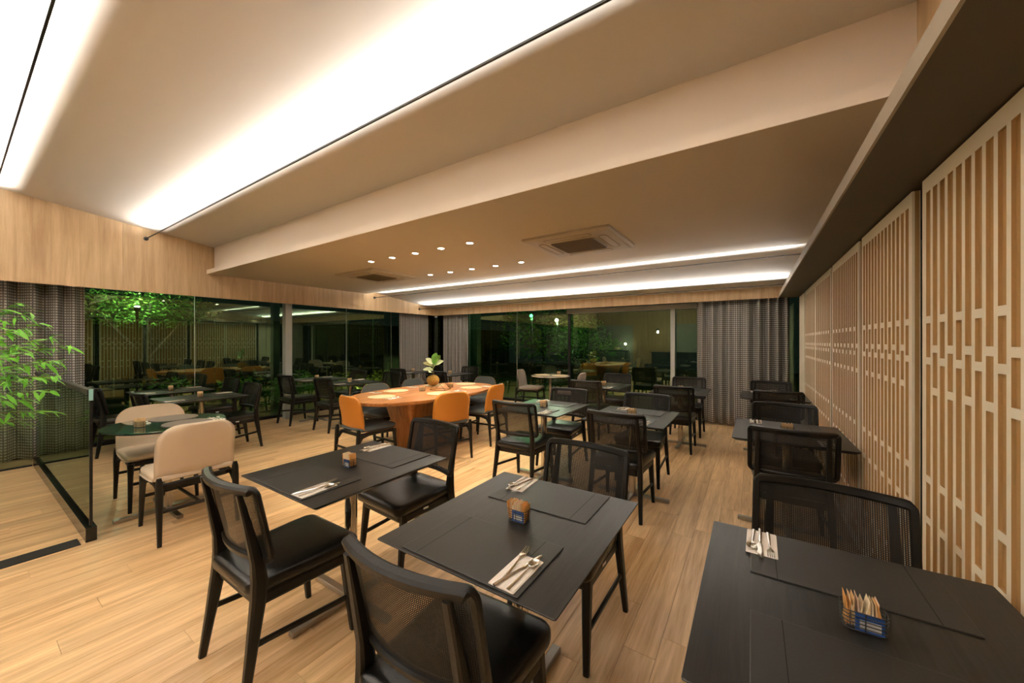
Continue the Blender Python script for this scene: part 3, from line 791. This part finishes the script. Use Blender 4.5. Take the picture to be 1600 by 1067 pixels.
place_caddy(-4.20, .86, .7505, rad(20), 'the round glass table')
setting(-4.06, 1.13, .75, rad(90), 'the round glass table', 'nearer', nx=.20, ny=0, lift=.001)
setting(-4.42, 1.13, .75, rad(-90), 'the round glass table', 'farther', nx=.22, ny=.02, lift=.001)

# round pale table at the back
bt = empty('round_table', (-3.50, 6.83, 0)); tag(bt, 'round pale stone-topped table before the back window', 'table')
MB().disc(.40, .732, .75, 48, bev=.003).build('tabletop', M['marble'], bt, smooth=30); base(None, bt)
KTP.put((-4.02, 6.93, 0), rad(-80), 'taupe upholstered chair left of the round pale table', 'chair', 'taupe upholstered chairs')
KTP.put((-3.03, 6.80, 0), rad(92), 'taupe upholstered chair right of the round pale table', 'chair', 'taupe upholstered chairs')
for k, (x, y, l) in enumerate(((-3.68, 6.80, 'left'), (-3.30, 6.86, 'right'))):
    KW.put((x, y, .7502), 0, f'round pale woven placemat on the {l} of the round pale table', 'placemat', 'pale placemats on the round back table')
place_caddy(-3.40, 7.02-.17+.17, .7502, 0, 'the round pale table')

# ------------------------------------------------------------------ oval timber table
ot = empty('oval_table', (-3.85, 3.74, 0)); tag(ot, 'long oval orange timber table under the downlights', 'table')
def ov(i, z, n=64): return [Vector(((.665-i)*abs(cos(a))**.85*(1 if cos(a) > 0 else -1), (1.17-i)*abs(sin(a))**.85*(1 if sin(a) > 0 else -1), z)) for a in [2*PI*k/n for k in range(n)]]
MB().loft([ov(.03, .705), ov(.006, .712), ov(0, .722), ov(0, .745), ov(.003, .75)]).build('tabletop', M['table_wood'], ot, smooth=30)
MB().loft([rrect(.20, .46, .05, 4, .012), rrect(.21, .50, .05, 4, .35), rrect(.26, .60, .05, 4, .705)]).build('pedestal', M['pedestal_wood'], ot, smooth=30)
MB().box(-.23, .23, -.5, .5, 0.001, .012).build('foot_plate', M['metal_dark'], ot)
for x, y, a, l in ((-3.84, 2.74, -4, 'orange-backed chair at the near left end of the oval table'),
                   (-3.28, 3.46, 68, 'orange-backed chair in the middle of the near side of the oval table'),
                   (-3.32, 4.31, 94, 'orange-backed chair at the near right side of the oval table, seen edge-on'),
                   (-4.36, 3.40, -92, 'grey-padded chair on the window side of the oval table, at left'),
                   (-4.44, 4.19, -90, 'grey-padded chair on the window side of the oval table, behind the plant'),
                   (-3.94, 4.93, 178, 'grey-padded chair at the far right end of the oval table')):
    KOR.put((x, y, 0), rad(a), l, 'chair', 'orange leather chairs with grey padding')
for i, (x, y, l) in enumerate(((-3.92, 3.0, 'at the near left end'), (-4.22, 3.47, 'second on the window side'), (-4.23, 4.22, 'behind the plant ball'),
                  (-3.52, 3.62, 'behind the middle orange chair'), (-3.95, 4.66, 'at the far end'), (-3.57, 4.34, 'on the near right side'))):
    KW.put((x, y, .7503), 0, f'round straw placemat {l} of the oval table', 'placemat', 'round straw placemats on the oval table')
for x, y, a, l in ((-3.66, 3.05, 0, 'near left end'), (-4.26, 3.17, -90, 'window side, left'), (-4.30, 3.86, -90, 'window side, middle'), (-3.50, 3.97, 90, 'near side, middle'), (-3.50, 4.62, 90, 'near side, right')):
    setting(x-(.2 if a == 0 else 0), y+(0 if a == 0 else (.2 if a < 0 else -.2)), .75, rad(a), 'the oval timber table', l, lift=.001 if 1 else 0)
place_caddy(-3.86, 4.20, .7505, 0, 'the oval table, farther one')
place_caddy(-3.90, 3.66, .7505, rad(40), 'the oval table, nearer one')
# kokedama plant
kk = empty('moss_ball_plant', (-4.17, 4.14, .7562)); tag(kk, 'moss ball plant with broad pale green leaves on the oval table', 'plant')
b = MB(); rn = random.Random(5); n = 20; loops = []
for j in range(13):
    a = PI*j/12; loops.append([Vector(((.095*sin(a)+.003)*(1+.05*rn.uniform(-1, 1))*cos(2*PI*i/n), (.095*sin(a)+.003)*(1+.05*rn.uniform(-1, 1))*sin(2*PI*i/n), .088-.086*cos(a))) for i in range(n)])
b.loft(loops).build('moss_ball', M['moss'], kk, smooth=180)
MB().tube([(0, 0, .16), (.005, .0, .25), (-.004, .004, .36)], [.005, .004, .003], 6).build('stem', M['stem'], kk)
def broad_leaf(L, W, droop):
    b = MB(); rows = []
    for i in range(8):
        t = i/7; w_ = W*sin(PI*min(1, t*1.02+.02))**.7*(.6+.5*t) if i < 7 else .002; y = L*t; z = -droop*t*t+.03*t
        rows.append([Vector((-w_, y, z+.25*w_)), Vector((-w_*.5, y, z+.05*w_)), Vector((0, y, z-.03*w_)), Vector((w_*.5, y, z+.05*w_)), Vector((w_, y, z+.25*w_))])
    for a, c in zip(rows, rows[1:]):
        for j in range(4): b.poly([a[j], a[j+1], c[j+1], c[j]])
    return b
for k, (az, el, L, pale, z) in enumerate(((200, 25, .17, 1, .30), (150, 5, .20, 1, .24), (20, 30, .18, 1, .32), (60, 65, .17, 0, .33), (300, 70, .18, 0, .34), (100, 75, .19, 0, .34), (250, 10, .13, 1, .20), (340, 45, .14, 0, .26), (175, 50, .15, 1, .34))):
    o = broad_leaf(L, .062, .03).build('leaf', M['leafpale'] if pale else M['leaf2'], kk, smooth=180)
    o.rotation_mode = 'XYZ'; o.location = (0, 0, z); o.rotation_euler = (rad(el), rad([35, -30, 40, 20, -35, 15, -20, 30, -40][k]), rad(az+33-90))
# wire rack on oval table
ra = empty('wire_stand', (-3.80, 3.92, .7505), rad(20)); tag(ra, 'black angular wire stand on the oval table by the plant', 'stand')
b = MB(); b.tube([(-.12, -.1, .003), (.12, -.1, .003), (.12, .1, .003), (-.12, .1, .003)], .003, 5, loop=True).build('bottom_frame', M['wire'], ra)
MB().tube([(-.12, -.1, .003), (-.05, 0, .12), (.12, -.1, .003)], .003, 5).tube([(-.12, .1, .003), (.05, 0, .12), (.12, .1, .003)], .003, 5).build('braces', M['wire'], ra)

# ------------------------------------------------------------------ glass balustrade
gb = empty('glass_balustrade', (-4.03, .57, 0)); tag(gb, 'glass balustrade with black top rail at the left edge of the room', 'balustrade')
MB().box(-2.95, 0.02, -.028, .028, 0.0005, .105, bev=.003).build('base_channel', mat('glossy_black_channel', (.03, .03, .03), .18, .9), gb)
MB().box(-2.94, 0, -.006, .006, .1152, 1.06).build('glass_pane', M['bglass'], gb)
MB().box(-2.94, 0.0, -.018, .018, 1.0605, 1.10, bev=.003).build('top_rail', M['basew'], gb)
MB().box(-.008, .008, -.008, .008, .1155, 1.075).build('edge_strip', M['metal_dark'], gb)
MB().box(0.0005, .009, -.011, .011, 1.02, 1.103, bev=.002).build('end_clip', mat('pale_cyan_clip', (.25, .5, .48), .3), gb)
gb2 = empty('glass_balustrade', (-7.02, .54, 0)); tag(gb2, 'glass balustrade in front of the curtain at the far left edge', 'balustrade')
MB().box(-.006, .006, -3.2, 0, .0205, 1.02).build('glass_pane', M['bglass'], gb2)
MB().box(-.02, .02, -3.2, .0, 1.0205, 1.05, bev=.003).build('top_rail', M['basew'], gb2)
MB().box(-.015, .015, -3.2, 0, .0005, .020, bev=.002).build('base_channel', M['metal_dark'], gb2)
struct('trim_4', MB().box(-4.15, -4.005, YF, .52, .0, .004), M['basew'])

# ------------------------------------------------------------------ pots and bamboo
def pot(x, y, r, h, label, plant=False):
    t = empty('plant_pot', (x, y, 0)); tag(t, label, 'pot', 'grey woven planters behind the balustrade')
    MB().lathe([(r*.7, .001), (r*.92, h*.25), (r, h*.6), (r*.93, h*.95), (r*.9, h), (r*.84, h), (r*.84, h*.93)], 28).build('bowl', M['pot'], t, smooth=True)
    MB().disc(r*.83, h*.93, h*.95, 28, bev=.001).build('soil', M['soil'], t)
pot(-7.22, .80, .17, .47, 'grey woven planter behind the balustrade glass, nearer its end')
pot(-5.75, -.80, .28, .50, 'grey woven planter at the left frame edge holding the bamboo')
bo = empty('bamboo_plant', (-5.75, -.80, .478)); tag(bo, 'bright green bamboo with fine leaves at the left edge', 'plant')
rn = random.Random(11)
def lance(L, W):
    b = MB(); rows = []
    for i in range(6):
        t = i/5; w_ = W*sin(PI*(.06+.9*t)) if i < 5 else .0005
        rows.append([Vector((-w_, L*t, -.25*L*t*t+.2*w_)), Vector((0, L*t, -.25*L*t*t)), Vector((w_, L*t, -.25*L*t*t+.2*w_))])
    for a, c in zip(rows, rows[1:]):
        for j in range(2): b.poly([a[j], a[j+1], c[j+1], c[j]])
    return b
leafmes = []
bl = []
def branch(p0, p1, sag, nl, ll=.13):
    P = [Vector(p0).lerp(Vector(p1), i/8)+Vector((0, 0, sag*sin(PI*i/8)-.12*(i/8)**3)) for i in range(9)]
    MB().tube(P, [.005-.0005*i for i in range(9)], 5).build('branch', M['stem'], bo)
    for k in range(nl):
        t = .62+.38*(k+rn.random())/nl; f = min(t*8, 7.99); i = int(f); p = P[i].lerp(P[i+1], f-i)
        d = (P[i+1]-P[i]).normalized()
        bl.append((p, d))
# targets in room coordinates, relative to the plant base
B0 = Vector((-5.75, -.80, .478))
ends = [(-4.37, 0.49, 1.54), (-4.35, 0.47, 1.32), (-4.51, 0.44, 1.61), (-4.42, 0.44, 1.2), (-4.6, 0.38, 1.71), (-4.9, 0.39, 1.82), (-5.44, 0.35, 1.92), (-5.15, 0.46, 1.41), (-5.26, 0.37, 1.52), (-4.9, 0.28, 1.67), (-4.55, 0.45, 1.02), (-4.77, 0.4, 1.29), (-4.84, 0.29, 1.32), (-4.68, 0.36, 1.12), (-4.91, 0.27, 1.47), (-5.41, 0.37, 0.85), (-4.61, 0.48, 1.42), (-5.44, 0.28, 1.86)]
for e in ends:
    e = Vector(e)-B0; branch((rn.uniform(-.06, .06), rn.uniform(-.06, .06), 0), e, .10, 16)
for k in range(6): leafmes.append(lance(.085+.011*k, (.0105+.0008*k)).build('leaf', M['leaf'], bo, smooth=180))
b = MB()
for (p, d) in bl:
    for q in range(2):
        R = Matrix.Translation(p+d*rn.uniform(-.04, .04)) @ Matrix.Rotation(math.atan2(d.y, d.x)-PI/2+rn.uniform(-1.2, 1.2), 4, 'Z') @ Matrix.Rotation(rn.uniform(-.8, .5), 4, 'X')
        L_ = rn.uniform(.06, .10); W_ = L_*.10; Q = [R @ Vector(v) for v in ((0, 0, 0), (-W_, L_*.35, 0), (0, L_*.4, -.004), (W_, L_*.35, 0), (0, L_, -.02*L_/.1))]
        b.poly([Q[0], Q[1], Q[2]]); b.poly([Q[0], Q[2], Q[3]]); b.poly([Q[1], Q[4], Q[2]]); b.poly([Q[2], Q[4], Q[3]])
b.build('small_leaves', M['leaf'], bo, kind='stuff')
for k, (p, d) in enumerate(bl[:294]):
    o = leafmes[k] if k < 6 else bpy.data.objects.new('leaf', leafmes[k % 6].data)
    if k >= 6: C.objects.link(o); o.parent = bo
    az = math.atan2(d.y, d.x)-PI/2+rn.uniform(-1.0, 1.0); o.location = p
    o.rotation_euler = (rn.uniform(-.7, .5), rn.uniform(-.6, .6), az)

# ------------------------------------------------------------------ garden outside
struct('ground', MB().box(-22, 3, -10, 22, -.25, -.06), M['lawn'])
def foliage(b, c, R, n, size, rn):
    for k in range(n):
        v = Vector((rn.gauss(0, 1), rn.gauss(0, 1), rn.gauss(0, 1))).normalized()*rn.random()**.4
        p = Vector((c[0]+v.x*R[0], c[1]+v.y*R[1], c[2]+v.z*R[2])); u = Vector((rn.uniform(-1, 1), rn.uniform(-1, 1), rn.uniform(-.5, .5))).normalized(); q = u.cross(Vector((rn.uniform(-1, 1), rn.uniform(-1, 1), 1))).normalized()
        s = size*rn.uniform(.6, 1.3)
        b.poly([p-u*s, p+q*s*.35, p+u*s, p-q*s*.35])
def tree(x, y, h, R, n, size, label, m='garden', name='garden_tree', seed=0, trunk=True):
    t = empty(name, (x, y, -.06)); tag(t, label, 'tree' if trunk else 'shrub', 'garden plants outside the windows'); rn = random.Random(seed)
    b = MB(); foliage(b, (0, 0, h), R, n, size, rn); me = b
    o = me.build('foliage', M[m], t, kind='stuff')
    if trunk:
        MB().tube([(0, 0, 0), (.05, .03, h*.5), (0, 0, h)], [.07, .05, .03], 8).build('trunk', M['trunk'], t)
        for a in range(5): MB().tube([(.03, .02, h*.55), (R[0]*.6*cos(a*1.3), R[1]*.6*sin(a*1.3), h+R[2]*.3*cos(a))], [.03, .01], 5).build('limb', M['trunk'], t)
tree(-9.2, 1.95, 2.10, (.55, 1.15, .36), 4200, .032, 'leafy garden tree outside the left window, brightly lit from below', seed=1)
tree(-6.5, 12.0, 2.0, (1.9, 1.2, 1.3), 1600, .10, 'dark green garden tree outside the back window', seed=2)
tree(-4.5, 10.8, 1.55, (1.0, .7, .8), 2600, .05, 'green garden tree outside the back window near the green lamp', seed=3)
for i, (x, y, l) in enumerate(((-9.1, 3.5, 'left window, left of the steel post'), (-9.2, 4.6, 'left window, behind the steel post'), (-9.2, 2.3, 'left window behind the cream chairs'))):
    tree(x, y, .40, (.5, .6, .45), 500, .08, 'low shrub outside '+l, name='garden_shrub', seed=10+i, trunk=False)
for i, (x, y, l) in enumerate(((-9.2, 5.9, 'nearer the steel post'), (-9.3, 7.2, 'nearer the corner curtain'))):
    tree(x, y, .30, (.4, .7, .40), 500, .06, 'yellow-flecked low shrub outside the left window, '+l, m='gardenyel', name='garden_shrub', seed=20+i, trunk=False)
def garden_light(x, y, z, col, p, label, m=None, r=.03):
    t = empty('garden_lamp', (x, y, z)); tag(t, label, 'lamp')
    MB().lathe([(.02, -.08), (.04, -.06), (.045, -.0), (.04, .0)], 12).build('housing', M['metal_dark'], t, smooth=True)
    MB().lathe([(.032, .0005), (.03, .012), (.01, .02)], 12).build('bulb', m or M['bulb'], t)
    l = bpy.data.lights.new('garden_light', 'POINT'); l.energy = p; l.color = col; l.shadow_soft_size = .03
    o = bpy.data.objects.new('garden_light', l); C.objects.link(o); o.parent = t; o.location = (0, 0, .07)
garden_light(-8.55, 1.72, 2.02, (.95, 1, .80), 26, 'garden lamp on a pole in the leafy tree outside the left window')
MB().tube([(0, 0, -2.07), (0, 0, -.08)], .02, 8).build('pole', M['metal_dark'], bpy.data.objects['garden_lamp'])
garden_light(-8.4, 6.2, .03, (1, .95, .6), 26, 'small garden lamp among the yellow shrubs')
for x, y, z, m, l in ((-5.51, 9.5, 2.22, 'green', 'green lamp on a pole outside the back window'), (-4.67, 9.5, 2.06, 'bulb', 'white lamp on a pole outside the back window')):
    t = empty('pole_lamp', (x, y, z)); tag(t, l, 'lamp')
    MB().lathe([(.01, -.045), (.04, -.02), (.045, .0), (.03, .03), (.01, .04)], 14).build('bulb', M[m], t, smooth=True)
    MB().tube([(0, .06, -z-.06), (0, .06, .06), (0, 0, .045)], .012, 6).build('pole', M['metal_dark'], t)
    l = bpy.data.lights.new('pole_light', 'POINT'); l.energy = 11 if m == 'green' else 22; l.color = (.3, 1, .45) if m == 'green' else (.95, 1, .85); l.shadow_soft_size = .04
    o = bpy.data.objects.new('pole_light', l); C.objects.link(o); o.parent = t; o.location = (0, 0, -.09)
fn = empty('garden_fence', (0, 0, 0)); tag(fn, 'dark slatted garden fence far outside the windows', 'fence')
for k in range(40): MB().box(-14.6, -14.56, -8+k*.75, -8+k*.75+.70, -.06, 2.2).build('board', M['metal_dark'], fn)

# ------------------------------------------------------------------ the room behind the camera (seen as reflections)
we = struct('wall_front', MB().box(-7.6, 1.0, YF-.10, YF-.021, 0, 3.8), M['groove'])
x = -7.6
while x < .99:
    x1 = min(x+.61, 1.0)
    if x < -5.2 or -3.6 <= x < -2.1: MB().box(x+.0007, x1-.0007, YF-.02, YF, 2.3, 3.75).build('panel', M['fascia_dark'], we); MB().box(x+.0007, x1-.0007, YF-.02, YF-.01, 0, 2.3).build('panel', M['plaster'], we)
    else: MB().box(x+.0007, x1-.0007, YF-.02, YF, 0, 3.75).build('panel', M['fascia_dark'], we)
    x = x1
ct = empty('service_counter', (-2.6, -3.4, 0)); tag(ct, 'dark service counter behind the camera, seen only in reflections', 'counter')
MB().box(-1.4, 1.4, -.3, .3, .001, .92, bev=.005).build('cabinet', M['metal_dark'], ct); MB().box(-1.45, 1.45, -.34, .34, .9205, .96, bev=.004).build('worktop', M['black_wood'], ct)
for i, (x, l) in enumerate(((-3.7, 'right-hand'), (-3.1, 'left-hand'))):
    t = empty('pendant_lamp', (x, -3.0, 1.95)); tag(t, f'{l} pendant lamp over the service counter, reflected in the back window', 'lamp')
    MB().lathe([(.10, 0), (.09, .03), (.03, .11), (.01, .12)], 20).build('shade', M['metal_dark'], t, smooth=True)
    MB().lathe([(.005, -.03), (.03, -.015), (.035, .005), (.02, .03)], 12).build('bulb', M['bulb'], t)
    MB().tube([(0, 0, .12), (0, 0, zc(-3)-1.95)], .003, 5).build('cord', M['wire'], t)
    l = bpy.data.lights.new('pendant_light', 'POINT'); l.energy = 8; l.color = (1, .93, .8); l.shadow_soft_size = .04
    o = bpy.data.objects.new('pendant_light', l); C.objects.link(o); o.parent = t; o.location = (0, 0, -.06)
cs = empty('console_table', (-6.3, -3.85, 0)); tag(cs, 'black console table behind the camera, reflected in the back window', 'table')
MB().box(-.95, .95, -.2, .2, .93, .97, bev=.003).build('top', M['black_wood'], cs)
for a in (-.9, .9):
    for b_ in (-.15, .15): MB().box(a-.02, a+.02, b_-.02, b_+.02, .001, .929).build('leg', M['black_wood'], cs)
MB().box(-.88, .88, -.16, .16, .40, .43).build('shelf', M['black_wood'], cs)
bk = MB().lathe([(.10, .971), (.15, 1.05), (.16, 1.15), (.14, 1.15), (.12, 1.0)], 20).build('wicker_basket', M['straw'], smooth=True, loc=(-5.9, -3.85, 0)); tag(bk, 'round wicker basket on the black console table', 'basket')
dl = empty('desk_lamp', (-6.75, -3.85, .9705)); tag(dl, 'black desk lamp on the console table behind the camera', 'lamp')
MB().lathe([(.08, 0), (.08, .015), (.01, .02)], 16).build('base', M['metal_dark'], dl); MB().tube([(0, 0, .018), (-.08, 0, .3), (.08, .02, .48)], .007, 6).build('arm', M['metal_dark'], dl)
MB().tube([(.06, .02, .50), (.16, .04, .40)], [.03, .07], 14).build('shade', M['metal_dark'], dl, smooth=True)
gl = empty('globe_lamp', (-5.45, -3.85, .9705)); tag(gl, 'small globe lamp on the console table behind the camera', 'lamp')
MB().lathe([(.06, 0), (.06, .012), (.008, .02), (.008, .30)], 14).build('stand', M['metal_dark'], gl, smooth=True)
MB().lathe([(.004, .302), (.035, .32), (.05, .35), (.035, .385), (.004, .40)], 16).build('globe', M['bulb'], gl, smooth=True)
